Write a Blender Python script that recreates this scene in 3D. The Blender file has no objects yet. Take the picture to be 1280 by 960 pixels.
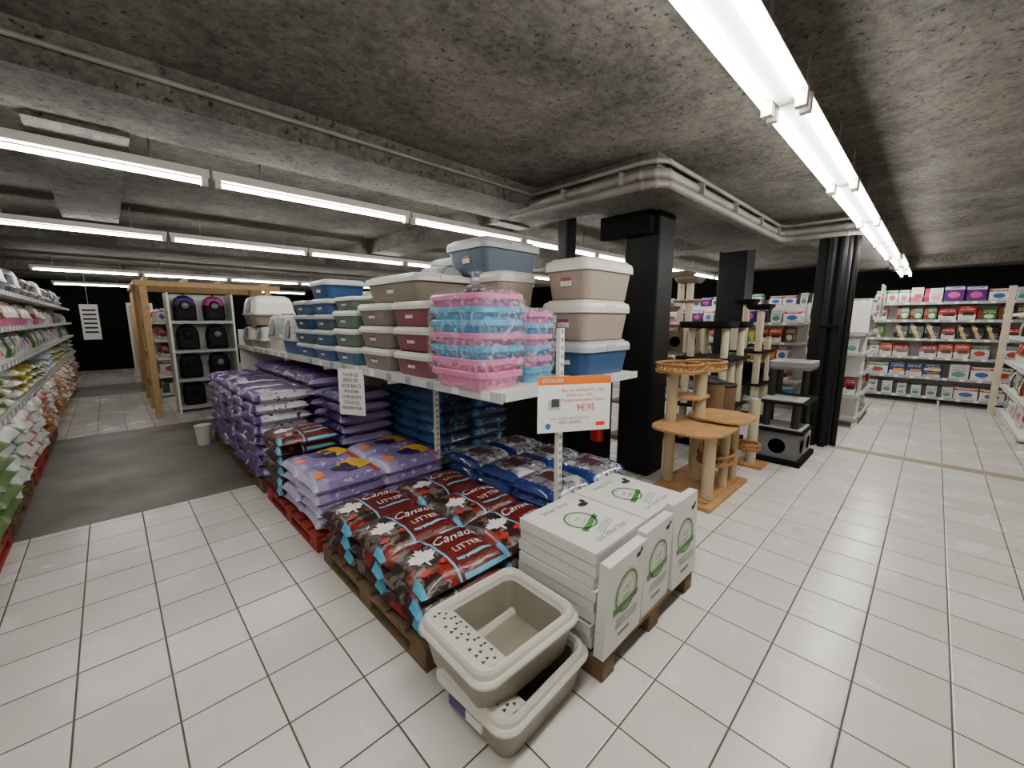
import bpy, bmesh, math, random
from mathutils import Vector, Matrix, noise
R = random.Random(7)
pi = math.pi
# ------------------------------------------------------------ materials
MATS = {}
def hexc(c):
    if isinstance(c, str):
        c = c.lstrip('#'); v = [int(c[i:i+2], 16)/255 for i in (0, 2, 4)]
        return tuple((x/12.92 if x <= .04045 else ((x+.055)/1.055)**2.4) for x in v)
    return tuple(c)
def newmat(name):
    m = bpy.data.materials.new(name); m.use_nodes = True
    nt = m.node_tree; b = nt.nodes['Principled BSDF']
    return m, nt, b
def P(name, col='#888888', rough=.5, metal=0, bump=0, bscale=40, var=0, vscale=6, emit=0, alpha=1, coat=0, spec=.5):
    if name in MATS: return MATS[name]
    m, nt, b = newmat(name); c = hexc(col)
    b.inputs['Base Color'].default_value = (*c, 1)
    b.inputs['Roughness'].default_value = rough
    b.inputs['Metallic'].default_value = metal
    b.inputs['Coat Weight'].default_value = coat
    b.inputs['Specular IOR Level'].default_value = spec
    if emit:
        b.inputs['Emission Color'].default_value = (*c, 1); b.inputs['Emission Strength'].default_value = emit
    tc = nt.nodes.new('ShaderNodeTexCoord')
    if var:
        n = nt.nodes.new('ShaderNodeTexNoise'); n.inputs['Scale'].default_value = vscale; n.inputs['Detail'].default_value = 5
        nt.links.new(tc.outputs['Object'], n.inputs['Vector'])
        r = nt.nodes.new('ShaderNodeValToRGB')
        r.color_ramp.elements[0].position = .3; r.color_ramp.elements[1].position = .7
        r.color_ramp.elements[0].color = (*[x*(1-var) for x in c], 1)
        r.color_ramp.elements[1].color = (*[min(1, x*(1+var)) for x in c], 1)
        nt.links.new(n.outputs['Fac'], r.inputs[0]); nt.links.new(r.outputs[0], b.inputs['Base Color'])
    if bump:
        n = nt.nodes.new('ShaderNodeTexNoise'); n.inputs['Scale'].default_value = bscale; n.inputs['Detail'].default_value = 4
        nt.links.new(tc.outputs['Object'], n.inputs['Vector'])
        bp = nt.nodes.new('ShaderNodeBump'); bp.inputs['Strength'].default_value = bump; bp.inputs['Distance'].default_value = .02
        nt.links.new(n.outputs['Fac'], bp.inputs['Height']); nt.links.new(bp.outputs[0], b.inputs['Normal'])
    MATS[name] = m; return m
def design(name, base, layers, rough=.4, bump=0, bscale=30, coat=0):
    """UV driven printed packaging"""
    if name in MATS: return MATS[name]
    m, nt, b = newmat(name); N = nt.nodes; L = nt.links
    uv = N.new('ShaderNodeUVMap'); sep = N.new('ShaderNodeSeparateXYZ'); L.new(uv.outputs[0], sep.inputs[0])
    tc = N.new('ShaderNodeTexCoord')
    def mth(op, a, bb=None):
        n = N.new('ShaderNodeMath'); n.operation = op
        for i, x in enumerate((a, bb)):
            if x is None: continue
            if isinstance(x, (int, float)): n.inputs[i].default_value = x
            else: L.new(x, n.inputs[i])
        return n.outputs[0]
    U, V = sep.outputs[0], sep.outputs[1]
    def rect(u0, u1, v0, v1):
        return mth('MULTIPLY', mth('MULTIPLY', mth('GREATER_THAN', U, u0), mth('LESS_THAN', U, u1)),
                   mth('MULTIPLY', mth('GREATER_THAN', V, v0), mth('LESS_THAN', V, v1)))
    cur = None; basec = (*hexc(base), 1)
    for kind, p, col in layers:
        if kind == 'rect': mask = rect(*p)
        elif kind == 'circ':
            a = mth('DIVIDE', mth('SUBTRACT', U, p[0]), p[2]); c2 = mth('DIVIDE', mth('SUBTRACT', V, p[1]), p[3])
            mask = mth('LESS_THAN', mth('ADD', mth('MULTIPLY', a, a), mth('MULTIPLY', c2, c2)), 1)
        elif kind == 'diag':
            s = mth('ADD', U, mth('MULTIPLY', V, p[0])); mask = mth('MULTIPLY', mth('GREATER_THAN', s, p[1]), mth('LESS_THAN', s, p[2]))
        elif kind == 'noise':
            n = N.new('ShaderNodeTexNoise'); n.inputs['Scale'].default_value = p[0]; n.inputs['Detail'].default_value = 3
            L.new(tc.outputs['Object'], n.inputs['Vector'])
            mask = mth('GREATER_THAN', n.outputs['Fac'], p[1])
            if len(p) > 2: mask = mth('MULTIPLY', mask, rect(*p[2:]))
        elif kind == 'lines':
            f = mth('FRACT', mth('MULTIPLY', V, p[0])); n = N.new('ShaderNodeTexNoise'); n.inputs['Scale'].default_value = 60
            L.new(tc.outputs['Object'], n.inputs['Vector'])
            mask = mth('MULTIPLY', mth('MULTIPLY', mth('LESS_THAN', f, .45), mth('GREATER_THAN', n.outputs['Fac'], .47)), rect(*p[1:]))
        mx = N.new('ShaderNodeMix'); mx.data_type = 'RGBA'
        L.new(mask, mx.inputs[0])
        if cur is None: mx.inputs[6].default_value = basec
        else: L.new(cur, mx.inputs[6])
        mx.inputs[7].default_value = (*hexc(col), 1); cur = mx.outputs[2]
    if cur is not None: L.new(cur, b.inputs['Base Color'])
    else: b.inputs['Base Color'].default_value = basec
    b.inputs['Roughness'].default_value = rough; b.inputs['Coat Weight'].default_value = coat
    if bump:
        n = N.new('ShaderNodeTexNoise'); n.inputs['Scale'].default_value = bscale; n.inputs['Detail'].default_value = 3; n.inputs['Distortion'].default_value = 1.5
        L.new(tc.outputs['Object'], n.inputs['Vector'])
        bp = N.new('ShaderNodeBump'); bp.inputs['Strength'].default_value = bump; bp.inputs['Distance'].default_value = .02
        L.new(n.outputs['Fac'], bp.inputs['Height']); L.new(bp.outputs[0], b.inputs['Normal'])
    MATS[name] = m; return m

# ------------------------------------------------------------ mesh builder
def rr(w, d, r, n=5):
    r = min(r, w/2-.0005, d/2-.0005); pts = []
    for cx, cy, a0 in ((w/2-r, d/2-r, 0), (-w/2+r, d/2-r, pi/2), (-w/2+r, -d/2+r, pi), (w/2-r, -d/2+r, 1.5*pi)):
        for i in range(n+1):
            a = a0+pi/2*i/n; pts.append((cx+r*math.cos(a), cy+r*math.sin(a)))
    return pts
class MB:
    def __init__(s, name): s.name = name; s.v = []; s.f = []; s.m = []; s.uv = []; s.sm = []; s.mats = []; s.M = Matrix.Identity(4)
    def mi(s, mat):
        if mat not in s.mats: s.mats.append(mat)
        return s.mats.index(mat)
    def add(s, vs, fs, mat, uvs=None, smooth=False):
        o = len(s.v); s.v += [tuple(s.M @ Vector(p)) for p in vs]
        for i, f in enumerate(fs):
            s.f.append([o+k for k in f])
            s.m.append(s.mi(mat[i] if isinstance(mat, list) else mat)); s.sm.append(smooth)
            s.uv.append(uvs[i] if uvs else [(0, 0)]*len(f))
    def box(s, x0, x1, y0, y1, z0, z1, mat):
        vs = [(x0, y0, z0), (x1, y0, z0), (x1, y1, z0), (x0, y1, z0), (x0, y0, z1), (x1, y0, z1), (x1, y1, z1), (x0, y1, z1)]
        fs = [(0, 3, 2, 1), (4, 5, 6, 7), (0, 1, 5, 4), (1, 2, 6, 5), (2, 3, 7, 6), (3, 0, 4, 7)]
        q = [(0, 0), (1, 0), (1, 1), (0, 1)]
        s.add(vs, fs, mat, [q]*6)
    def cyl(s, p0, p1, r, mat, n=12, r2=None, caps=True):
        p0 = Vector(p0); p1 = Vector(p1); r2 = r if r2 is None else r2
        d = (p1-p0).normalized(); a = d.orthogonal().normalized(); b = d.cross(a)
        vs = []
        for p, q in ((p0, r), (p1, r2)):
            for i in range(n):
                t = 2*pi*i/n; vs.append(p+a*q*math.cos(t)+b*q*math.sin(t))
        s.add(vs, [(i, (i+1) % n, n+(i+1) % n, n+i) for i in range(n)], mat, [[(i/n, 0), ((i+1)/n, 0), ((i+1)/n, 1), (i/n, 1)] for i in range(n)], True)
        if caps: s.add(vs, [tuple(range(n))[::-1], tuple(range(n, 2*n))], mat)
    def tube(s, pts, r, mat, n=10):
        for a, b in zip(pts, pts[1:]): s.cyl(a, b, r, mat, n)
        for p in pts[1:-1]: s.ball(p, r*1.15, mat, 8, 6)
    def ball(s, c, r, mat, n=12, k=8, sc=(1, 1, 1)):
        vs = []; fs = []
        for j in range(k+1):
            ph = pi*j/k
            for i in range(n):
                t = 2*pi*i/n; vs.append((c[0]+r*sc[0]*math.sin(ph)*math.cos(t), c[1]+r*sc[1]*math.sin(ph)*math.sin(t), c[2]+r*sc[2]*math.cos(ph)))
        for j in range(k):
            for i in range(n): fs.append((j*n+i, (j+1)*n+i, (j+1)*n+(i+1) % n, j*n+(i+1) % n))
        s.add(vs, fs, mat, None, True)
    def torus(s, c, R1, r, mat, n=24, k=8, sx=1, sy=1):
        vs = []; fs = []
        for i in range(n):
            a = 2*pi*i/n
            for j in range(k):
                b = 2*pi*j/k; q = R1+r*math.cos(b)
                vs.append((c[0]+q*math.cos(a)*sx, c[1]+q*math.sin(a)*sy, c[2]+r*math.sin(b)))
        for i in range(n):
            for j in range(k): fs.append((i*k+j, ((i+1) % n)*k+j, ((i+1) % n)*k+(j+1) % k, i*k+(j+1) % k))
        s.add(vs, fs, mat, None, True)
    def loft(s, cx, cy, rings, mats, cap0=True, cap1=True, n=5, smooth=True):
        cnt = 4*(n+1); vs = []
        for g in rings: vs += [(cx+x, cy+y, g[3]) for x, y in rr(g[0], g[1], g[2], n)]
        for j in range(len(rings)-1):
            mt = mats[j] if isinstance(mats, list) else mats
            s.add(vs[j*cnt:(j+2)*cnt], [(i, (i+1) % cnt, cnt+(i+1) % cnt, cnt+i) for i in range(cnt)], mt, None, smooth)
        m0 = mats[0] if isinstance(mats, list) else mats; m1 = mats[-1] if isinstance(mats, list) else mats
        if cap0: s.add(vs[:cnt], [tuple(range(cnt))[::-1]], m0)
        if cap1: s.add(vs[-cnt:], [tuple(range(cnt))], m1)
    def poly(s, pts, h0, h1, mat):
        n = len(pts); vs = [(x, y, h0) for x, y in pts]+[(x, y, h1) for x, y in pts]
        s.add(vs, [(i, (i+1) % n, n+(i+1) % n, n+i) for i in range(n)]+[tuple(range(n))[::-1], tuple(range(n, 2*n))], mat)
    def decal(s, data, f, mat):
        vs, fs = data; s.add([f(x, y) for x, y in vs], fs, mat)
    def build(s, bevel=0, parent=None):
        me = bpy.data.meshes.new(s.name); me.from_pydata(s.v, [], s.f)
        for m in s.mats: me.materials.append(m)
        me.polygons.foreach_set('material_index', s.m); me.polygons.foreach_set('use_smooth', s.sm)
        ul = me.uv_layers.new(name='UVMap'); flat = []
        for u in s.uv:
            for a in u: flat += [a[0], a[1]]
        ul.data.foreach_set('uv', flat)
        me.validate(); me.update()
        o = bpy.data.objects.new(s.name, me); bpy.context.scene.collection.objects.link(o)
        if parent: o.parent = parent
        if bevel:
            md = o.modifiers.new('bevel', 'BEVEL'); md.width = bevel; md.segments = 2; md.limit_method = 'ANGLE'; md.angle_limit = .8
        return o
TR = lambda x, y, z, a=0: Matrix.Translation((x, y, z)) @ Matrix.Rotation(a, 4, 'Z')
_tc = {}
def text(sx, shear=0.0):
    k = (sx, shear)
    if k in _tc: return _tc[k]
    c = bpy.data.curves.new('t', 'FONT'); c.body = sx; c.align_x = 'CENTER'; c.align_y = 'CENTER'; c.shear = shear; c.resolution_u = 2
    o = bpy.data.objects.new('t', c); bpy.context.scene.collection.objects.link(o)
    bpy.context.view_layer.update()
    me = o.evaluated_get(bpy.context.evaluated_depsgraph_get()).to_mesh()
    vs = [(v.co.x, v.co.y) for v in me.vertices]; fs = [tuple(p.vertices) for p in me.polygons]
    w = max(v[0] for v in vs)-min(v[0] for v in vs); h = max(v[1] for v in vs)-min(v[1] for v in vs)
    bpy.data.objects.remove(o)
    _tc[k] = ([(x/w, y/w) for x, y in vs], fs, h/w); return _tc[k]
def subpoly(pts, cuts=2):
    bm = bmesh.new(); vs = [bm.verts.new((x, y, 0)) for x, y in pts]; bm.faces.new(vs)
    bmesh.ops.triangulate(bm, faces=bm.faces[:])
    for _ in range(cuts): bmesh.ops.subdivide_edges(bm, edges=bm.edges[:], cuts=1, use_grid_fill=True)
    bmesh.ops.triangulate(bm, faces=bm.faces[:])
    bm.verts.index_update()
    r = ([(v.co.x, v.co.y) for v in bm.verts], [tuple(q.index for q in f.verts) for f in bm.faces]); bm.free(); return r
def circ_pts(n=20, sx=1, sy=1): return [(sx*math.cos(2*pi*i/n), sy*math.sin(2*pi*i/n)) for i in range(n)]
leaf_half = [(0, 1), (.14, .7), (.3, .78), (.24, .38), (.5, .6), (.56, .44), (.9, .42), (.78, .2), (.95, .08), (.5, -.28), (.56, -.45), (.1, -.38), (.06, -.9)]
LEAF = subpoly([(x, y) for x, y in leaf_half]+[(-x, y) for x, y in leaf_half[1:]][::-1], 1)
DISC = subpoly(circ_pts(20), 2)
CAT = subpoly([(-.5, -1), (.45, -1), (.6, -.4), (.45, .1), (.2, .35), (.3, .7), (.2, 1.0), (.05, .8), (-.15, .8), (-.3, 1.0), (-.35, .6), (-.3, .3), (-.55, -.3), (-1.1, -.2), (-1.3, .3), (-1.4, .2), (-1.2, -.5), (-.6, -.7)], 1)
RECT = subpoly([(-1, -1), (1, -1), (1, 1), (-1, 1)], 3)

# ------------------------------------------------------------ common mats
white = P('white_painted_metal', '#dcdad3', .4)
taupe = P('taupe_plastic', '#8a8274', .4)
black = P('black_paint', '#0b0b0b', .6, bump=.1, bscale=12, spec=.22)
blackm = P('black_matte', '#060606', .8, spec=.12)
bplast = P('black_plastic', '#0c0c0d', .5)
dwood = P('pallet_wood', '#6b543a', .8, bump=.4, bscale=25, var=.35, vscale=8)
redw = P('red_pallet_paint', '#8f231b', .6, var=.25)
steel = P('grey_steel', '#8b8c8c', .35, .6)
paper = P('white_paper', '#ecebe6', .6)
ink = P('black_ink', '#141414', .6)
def concrete(name, c0, c1, c2, bump=1.0, dist=.05, sc=1):
    m, nt, b = newmat(name); N = nt.nodes; L = nt.links
    tc = N.new('ShaderNodeTexCoord')
    def nz(s, d=8, r=.6, dd=0):
        n = N.new('ShaderNodeTexNoise'); n.inputs['Scale'].default_value = s*sc; n.inputs['Detail'].default_value = d; n.inputs['Roughness'].default_value = r
        n.inputs['Distortion'].default_value = dd
        L.new(tc.outputs['Object'], n.inputs['Vector']); return n.outputs['Fac']
    a = nz(1.3, 6, .6, .6); d = nz(17, 12, .8)
    r = N.new('ShaderNodeValToRGB'); e = r.color_ramp.elements
    e[0].position = .36; e[0].color = (*hexc(c0), 1); e[1].position = .66; e[1].color = (*hexc(c2), 1)
    x = e.new(.5); x.color = (*hexc(c1), 1)
    mx = N.new('ShaderNodeMath'); mx.operation = 'MULTIPLY_ADD'; L.new(a, mx.inputs[0]); mx.inputs[1].default_value = .42
    m2 = N.new('ShaderNodeMath'); m2.operation = 'MULTIPLY'; L.new(d, m2.inputs[0]); m2.inputs[1].default_value = .58
    L.new(m2.outputs[0], mx.inputs[2]); L.new(mx.outputs[0], r.inputs[0])
    v = N.new('ShaderNodeTexNoise'); v.inputs['Scale'].default_value = 30*sc; v.inputs['Detail'].default_value = 5; v.inputs['Roughness'].default_value = .65; L.new(tc.outputs['Object'], v.inputs['Vector'])
    pr = N.new('ShaderNodeValToRGB'); pr.color_ramp.elements[0].position = .34; pr.color_ramp.elements[1].position = .42
    pr.color_ramp.elements[0].color = (.2, .2, .2, 1); pr.color_ramp.elements[1].color = (1, 1, 1, 1)
    L.new(v.outputs['Fac'], pr.inputs[0])
    mm = N.new('ShaderNodeMix'); mm.data_type = 'RGBA'; mm.blend_type = 'MULTIPLY'; mm.inputs[0].default_value = 1
    L.new(r.outputs[0], mm.inputs[6]); L.new(pr.outputs[0], mm.inputs[7]); L.new(mm.outputs[2], b.inputs['Base Color'])
    b.inputs['Roughness'].default_value = .95; b.inputs['Specular IOR Level'].default_value = .2
    ad = N.new('ShaderNodeMath'); ad.operation = 'ADD'; L.new(d, ad.inputs[0])
    s2 = N.new('ShaderNodeMath'); s2.operation = 'MULTIPLY'; s2.inputs[1].default_value = .4; L.new(pr.outputs[0], s2.inputs[0]); L.new(s2.outputs[0], ad.inputs[1])
    bp = N.new('ShaderNodeBump'); bp.inputs['Strength'].default_value = bump; bp.inputs['Distance'].default_value = dist
    L.new(ad.outputs[0], bp.inputs['Height']); L.new(bp.outputs[0], b.inputs['Normal'])
    return m
conc = concrete('rough_concrete', '#353330', '#65615a', '#8a847a', .8, .035)
def floor_mat():
    m, nt, b = newmat('floor_tiles'); N = nt.nodes; L = nt.links
    tc = N.new('ShaderNodeTexCoord'); sep = N.new('ShaderNodeSeparateXYZ'); L.new(tc.outputs['Object'], sep.inputs[0])
    def mth(op, a, bb=None, c=None):
        n = N.new('ShaderNodeMath'); n.operation = op
        for i, x in enumerate((a, bb, c)):
            if x is None: continue
            if isinstance(x, (int, float)): n.inputs[i].default_value = x
            else: L.new(x, n.inputs[i])
        return n.outputs[0]
    T = .31; g = .0115
    X = mth('DIVIDE', mth('SUBTRACT', sep.outputs[0], .04), T); Y = mth('DIVIDE', mth('SUBTRACT', sep.outputs[1], .085), T)
    def dist(c):
        f = mth('FRACT', c); return mth('MINIMUM', f, mth('SUBTRACT', 1, f))
    dm = mth('MINIMUM', dist(X), dist(Y))
    grout = mth('LESS_THAN', dm, g)
    cmb = N.new('ShaderNodeCombineXYZ'); L.new(mth('FLOOR', X), cmb.inputs[0]); L.new(mth('FLOOR', Y), cmb.inputs[1])
    wn = N.new('ShaderNodeTexWhiteNoise'); L.new(cmb.outputs[0], wn.inputs[0])
    n1 = N.new('ShaderNodeTexNoise'); n1.inputs['Scale'].default_value = 2.5; n1.inputs['Detail'].default_value = 6; L.new(tc.outputs['Object'], n1.inputs['Vector'])
    t = mth('ADD', mth('MULTIPLY', wn.outputs[0], .35), mth('MULTIPLY', n1.outputs['Fac'], .65))
    r = N.new('ShaderNodeValToRGB'); r.color_ramp.elements[0].color = (*hexc('#cdc8c0'), 1); r.color_ramp.elements[1].color = (*hexc('#e2ded7'), 1)
    r.color_ramp.elements[0].position = .25; r.color_ramp.elements[1].position = .75
    L.new(t, r.inputs[0])
    gm = N.new('ShaderNodeMix'); gm.data_type = 'RGBA'; L.new(grout, gm.inputs[0]); L.new(r.outputs[0], gm.inputs[6]); gm.inputs[7].default_value = (*hexc('#53443a'), 1)
    ms = mth('MULTIPLY', mth('MULTIPLY', mth('GREATER_THAN', sep.outputs[0], 6.38), mth('LESS_THAN', sep.outputs[0], 6.56)), mth('LESS_THAN', sep.outputs[1], .75))
    gs = N.new('ShaderNodeMix'); gs.data_type = 'RGBA'; L.new(ms, gs.inputs[0]); L.new(gm.outputs[2], gs.inputs[6]); gs.inputs[7].default_value = (*hexc('#a39480'), 1)
    def patch(x0, x1, y0, y1):
        return mth('MULTIPLY', mth('MULTIPLY', mth('GREATER_THAN', sep.outputs[0], x0), mth('LESS_THAN', sep.outputs[0], x1)),
                   mth('MULTIPLY', mth('GREATER_THAN', sep.outputs[1], y0), mth('LESS_THAN', sep.outputs[1], y1)))
    pm = mth('MAXIMUM', patch(-3, 3.6, 4.5, 8.1), patch(-3, 2, 12.3, 14.2))
    n2 = N.new('ShaderNodeTexNoise'); n2.inputs['Scale'].default_value = 1.6; n2.inputs['Detail'].default_value = 9; L.new(tc.outputs['Object'], n2.inputs['Vector'])
    r2 = N.new('ShaderNodeValToRGB'); r2.color_ramp.elements[0].color = (*hexc('#4f4d43'), 1); r2.color_ramp.elements[1].color = (*hexc('#76736a'), 1)
    r2.color_ramp.elements[0].position = .3; r2.color_ramp.elements[1].position = .7; L.new(n2.outputs['Fac'], r2.inputs[0])
    fm = N.new('ShaderNodeMix'); fm.data_type = 'RGBA'; L.new(pm, fm.inputs[0]); L.new(gs.outputs[2], fm.inputs[6]); L.new(r2.outputs[0], fm.inputs[7])
    L.new(fm.outputs[2], b.inputs['Base Color'])
    n3 = mth('MULTIPLY', n1.outputs['Fac'], .25); rf = mth('ADD', mth('ADD', n3, .12), mth('MULTIPLY', mth('MAXIMUM', grout, pm), .25)); L.new(rf, b.inputs['Roughness'])
    bp = N.new('ShaderNodeBump'); bp.inputs['Strength'].default_value = .5; bp.inputs['Distance'].default_value = .004
    L.new(mth('MULTIPLY', mth('MINIMUM', mth('MULTIPLY', dm, 40), 1), mth('SUBTRACT', 1, pm)), bp.inputs['Height']); L.new(bp.outputs[0], b.inputs['Normal'])
    return m
# ------------------------------------------------------------ room shell
X0, X1, Y0, Y1, H = -1.7, 11.8, -2.8, 18.6, 2.8
def plain(name, x0, x1, y0, y1, z0, z1, mat, bevel=0):
    b = MB(name); b.box(x0, x1, y0, y1, z0, z1, mat); return b.build(bevel)
plain('floor', X0-.2, X1+.2, Y0-.2, Y1+.2, -.1, 0, floor_mat())
plain('ceiling', X0-.2, X1+.2, Y0-.2, Y1+.2, H, H+.15, conc)
wpaint = P('wall_paint_offwhite', '#c9c5bb', .7, bump=.1)
plain('wall_left', X0-.2, X0, Y0, Y1, 0, H, wpaint)
plain('wall_front', X0, X1, Y0-.2, Y0, 0, H, wpaint)
w = MB('wall_right'); w.box(X1, X1+.2, Y0, Y1, 0, 2.05, wpaint); w.box(X1-.02, X1+.2, Y0, Y1, 2.05, H, blackm); w.build()
plain('wall_back', X0, X1, Y1, Y1+.2, 0, H, blackm)
dr = MB('door_1'); doorm = P('beige_door_paint', '#a2968a', .5)
dr.box(.5, 1.15, Y1-.06, Y1-.001, 0, 2.15, P('door_frame', '#d8d2c6', .5)); dr.box(.56, 1.09, Y1-.09, Y1-.06, 0, 2.08, doorm); dr.cyl((.62, Y1-.13, 1.0), (.72, Y1-.13, 1.0), .012, steel); dr.cyl((.63, Y1-.09, 1.0), (.63, Y1-.13, 1.0), .01, steel); dr.build()
SB = 2.62
bm_ = MB('concrete_beams')
bm_.poly([(X0, 2.71), (2.96, 2.71), (2.96, 1.53), (6.1, 1.53), (6.1, .75), (X1, .75), (X1, 1.3), (6.9, 1.3), (6.9, 2.4), (3.5, 2.4), (3.5, 3.25), (X0, 3.25)], SB, H-.001, conc)
bm_.box(-.2, .2, 3.251, 7.999, SB-.02, H-.001, conc)
bm_.box(3.0, 3.45, 3.251, 7.999, SB-.02, H-.001, conc)
bm_.box(X0, X1, 8.0, 8.5, SB, H-.001, conc)
bm_.box(6.3, 6.75, 2.401, 7.999, SB, H-.001, conc)
bm_.box(X0, X1, 13.0, 13.4, SB, H-.001, conc)
bm_.box(11.0, X1-.03, Y0, .749, 2.58, H-.001, conc)
bm_.build()
pg = P('pipe_paint_grey', '#6f6a62', .55, bump=.1, var=.25)
pp = MB('ceiling_pipes')
pp.tube([(X0, 2.69, SB+.10), (2.93, 2.69, SB+.10)], .013, pg)
for k, (dz, off, r) in enumerate(((.02, .0, .036), (-.06, .03, .03), (.10, .015, .018))):
    zz = SB+dz
    pp.tube([(2.90-off, 2.95, zz), (2.90-off, 1.62-off, zz), (2.93-off, 1.53-off, zz), (3.01-off, 1.47-off, zz), (5.93-off, 1.46-off, zz), (6.01-off, 1.42-off, zz), (6.04-off, 1.34-off, zz), (6.04-off, .82-off, zz), (6.07-off, .73-off, zz), (6.16-off, .68-off, zz), (6.62, .68-off, zz)], r, pg, 12)
for y in (1.75, 2.3): pp.box(2.84, 2.96, y, y+.02, SB-.03, SB+.06, pg)
for x in (3.5, 4.3, 5.1, 5.8): pp.box(x, x+.02, 1.40, 1.53, SB-.03, SB+.06, pg)
pp.build()
def column(x0, x1, y0, y1, top=SB):
    b = MB('column'); b.box(x0, x1, y0, y1, 0, top, black); return b.build(.02)
column(3.80, 4.13, 1.9, 2.27)
column(3.62, 3.78, 2.85, 3.0, H-.001)
column(7.7, 8.15, 2.3, 2.75, H-.001)
plain('black_drape', 3.70, 3.795, 1.95, 2.5, 2.40, SB-.001, blackm, .01)
c = MB('column'); c.box(6.42, 6.74, .80, 1.12, 0, SB, black)
for y in (.86, .96): c.cyl((6.37, y, 0), (6.37, y, SB), .04, black, 14)
c.cyl((6.52, .76, 0), (6.52, .76, SB), .035, black, 14); c.box(6.32, 6.44, .82, 1.0, 1.5, 1.54, blackm); c.build(.01)
plain('black_partition', 3.70, 3.76, 2.32, 4.6, 0, 1.7, black)
# ------------------------------------------------------------ lights
tubeE = P('fluorescent_tube', (1.0, .985, .955), .4, emit=74)
batt = P('lamp_batten', '#c4c1b8', .4)
def fixture(x, y, z, two=True, L=1.5):
    b = MB('fluorescent_light')
    if two:
        b.box(x+.01, x+L-.01, y-.03, y+.03, z+.02, z+.08, batt)
        b.add([(x+.02, y-.08, z+.04), (x+L-.02, y-.08, z+.04), (x+L-.02, y-.03, z+.03), (x+.02, y-.03, z+.03), (x+.02, y+.08, z+.04), (x+L-.02, y+.08, z+.04), (x+L-.02, y+.03, z+.03), (x+.02, y+.03, z+.03)], [(0, 1, 2, 3), (4, 5, 6, 7)], batt)
        ys = (y-.06, y+.06)
    else:
        b.box(x+.01, x+L-.01, y-.03, y+.03, z+.03, z+.08, batt); ys = (y,)
    for q in ys:
        b.cyl((x+.06, q, z), (x+L-.06, q, z), .014, tubeE, 8, caps=False)
        for e in (x+.02, x+L-.055): b.box(e, e+.035, q-.02, q+.02, z-.022, z+.05, batt)
    for e in (x+.3, x+L-.3): b.cyl((e, y, z+.08), (e, y, H-.002), .005, steel, 6)
    b.build()
for k in range(-1, 5): fixture(.63+1.5*k, .535, 2.47)
fixture(.63+7.5, .50, 2.47); fixture(.63+9, .50, 2.44)
for k in range(-1, 7): fixture(.6+1.5*k, 3.5, 2.50, False)
for k in range(-1, 7): fixture(.6+1.5*k, 6.2, 2.50, False)
for k in range(-1, 6): fixture(.6+1.5*k, 11.4, 2.50, False)
for k in range(-1, 3): fixture(.6+1.5*k, 15.6, 2.50, False)
# ------------------------------------------------------------ pallets
def pallet(x0, x1, y0, y1, mat, h=.12):
    b = MB('wooden_pallet'); n = 7; w = (y1-y0)/n*.78
    for i in range(n):
        y = y0+(y1-y0-w)*i/(n-1); b.box(x0, x1, y, y+w, h-.02, h, mat)
    for x in (x0, (x0+x1)/2-.05, x1-.1):
        b.box(x, x+.1, y0, y1, h-.042, h-.021, mat)
        for y in (y0, (y0+y1)/2-.07, y1-.14): b.box(x, x+.1, y, y+.14, .02, h-.043, mat)
        b.box(x, x+.1, y0, y1, 0, .019, mat)
    return b.build(.003)
pallet(.87, 1.92, 1.45, 2.70, dwood)
pallet(.87, 1.92, 2.82, 4.05, redw)
pallet(.87, 1.92, 4.2, 5.4, dwood)
pallet(.87, 1.92, 5.5, 6.6, dwood)
pallet(1.40, 2.36, .86, 1.40, dwood)
pallet(2.0, 2.9, 1.62, 2.9, P('blue_pallet_paint', '#1f4f94', .6))
pallet(2.0, 2.9, 3.0, 4.2, dwood)
# ------------------------------------------------------------ bags
def pillow(mb, cx, cy, z0, lx, ly, h, rot, mat, seed, nx=16, ny=10, wr=.012):
    ca, sa = math.cos(rot), math.sin(rot)
    def prof(s, t): return max(0, (1-abs(s)**4.5))**.5*max(0, (1-abs(t)**3.5))**.5
    def pos(s, t, side=1, off=0):
        T = prof(s, t); x = s*lx/2*(1-.05*(1-t*t)*(abs(s)**4)); y = t*ly/2*(1-.05*(abs(s)**6))
        wz = wr*T*noise.noise(Vector((x*9+seed*3.1, y*9, seed*1.7)))+wr*.6*T*noise.noise(Vector((x*28+seed, y*22, seed)))
        z = z0+h*.45+side*(h*(.55 if side > 0 else .45)*T)+wz+off
        return Vector((cx+x*ca-y*sa, cy+x*sa+y*ca, z))
    def mp(i, n):
        a = -1+2*i/n; return math.copysign(abs(a)**.75, a)
    for side in (1, -1):
        vs = []; fs = []; uv = []
        for j in range(ny+1):
            for i in range(nx+1): vs.append(pos(mp(i, nx), mp(j, ny), side))
        g = lambda i, j: ((mp(i, nx)+1)/2, (mp(j, ny)+1)/2)
        for j in range(ny):
            for i in range(nx):
                a = j*(nx+1)+i; q = [a, a+1, a+nx+2, a+nx+1]; u = [g(i, j), g(i+1, j), g(i+1, j+1), g(i, j+1)]
                if side < 0: q.reverse(); u.reverse()
                fs.append(q); uv.append(u)
        mb.add(vs, fs, mat, uv, True)
    return pos
maroon = design('maroon_litter_bag_print', '#5e1512', [('rect', (0, .40, 0, 1), '#2e1813'), ('noise', (14, .57, 0, .40, 0, 1), '#6b5f57'), ('noise', (9, .60, 0, .40, 0, 1), '#7c1a14'), ('rect', (.395, .42, 0, 1), '#6db4cf'), ('rect', (.46, 1, 0, .04), '#6db4cf'), ('rect', (0, .06, 0, .25), '#4f9fc0')], .28, .35, 16, .25)
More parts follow.
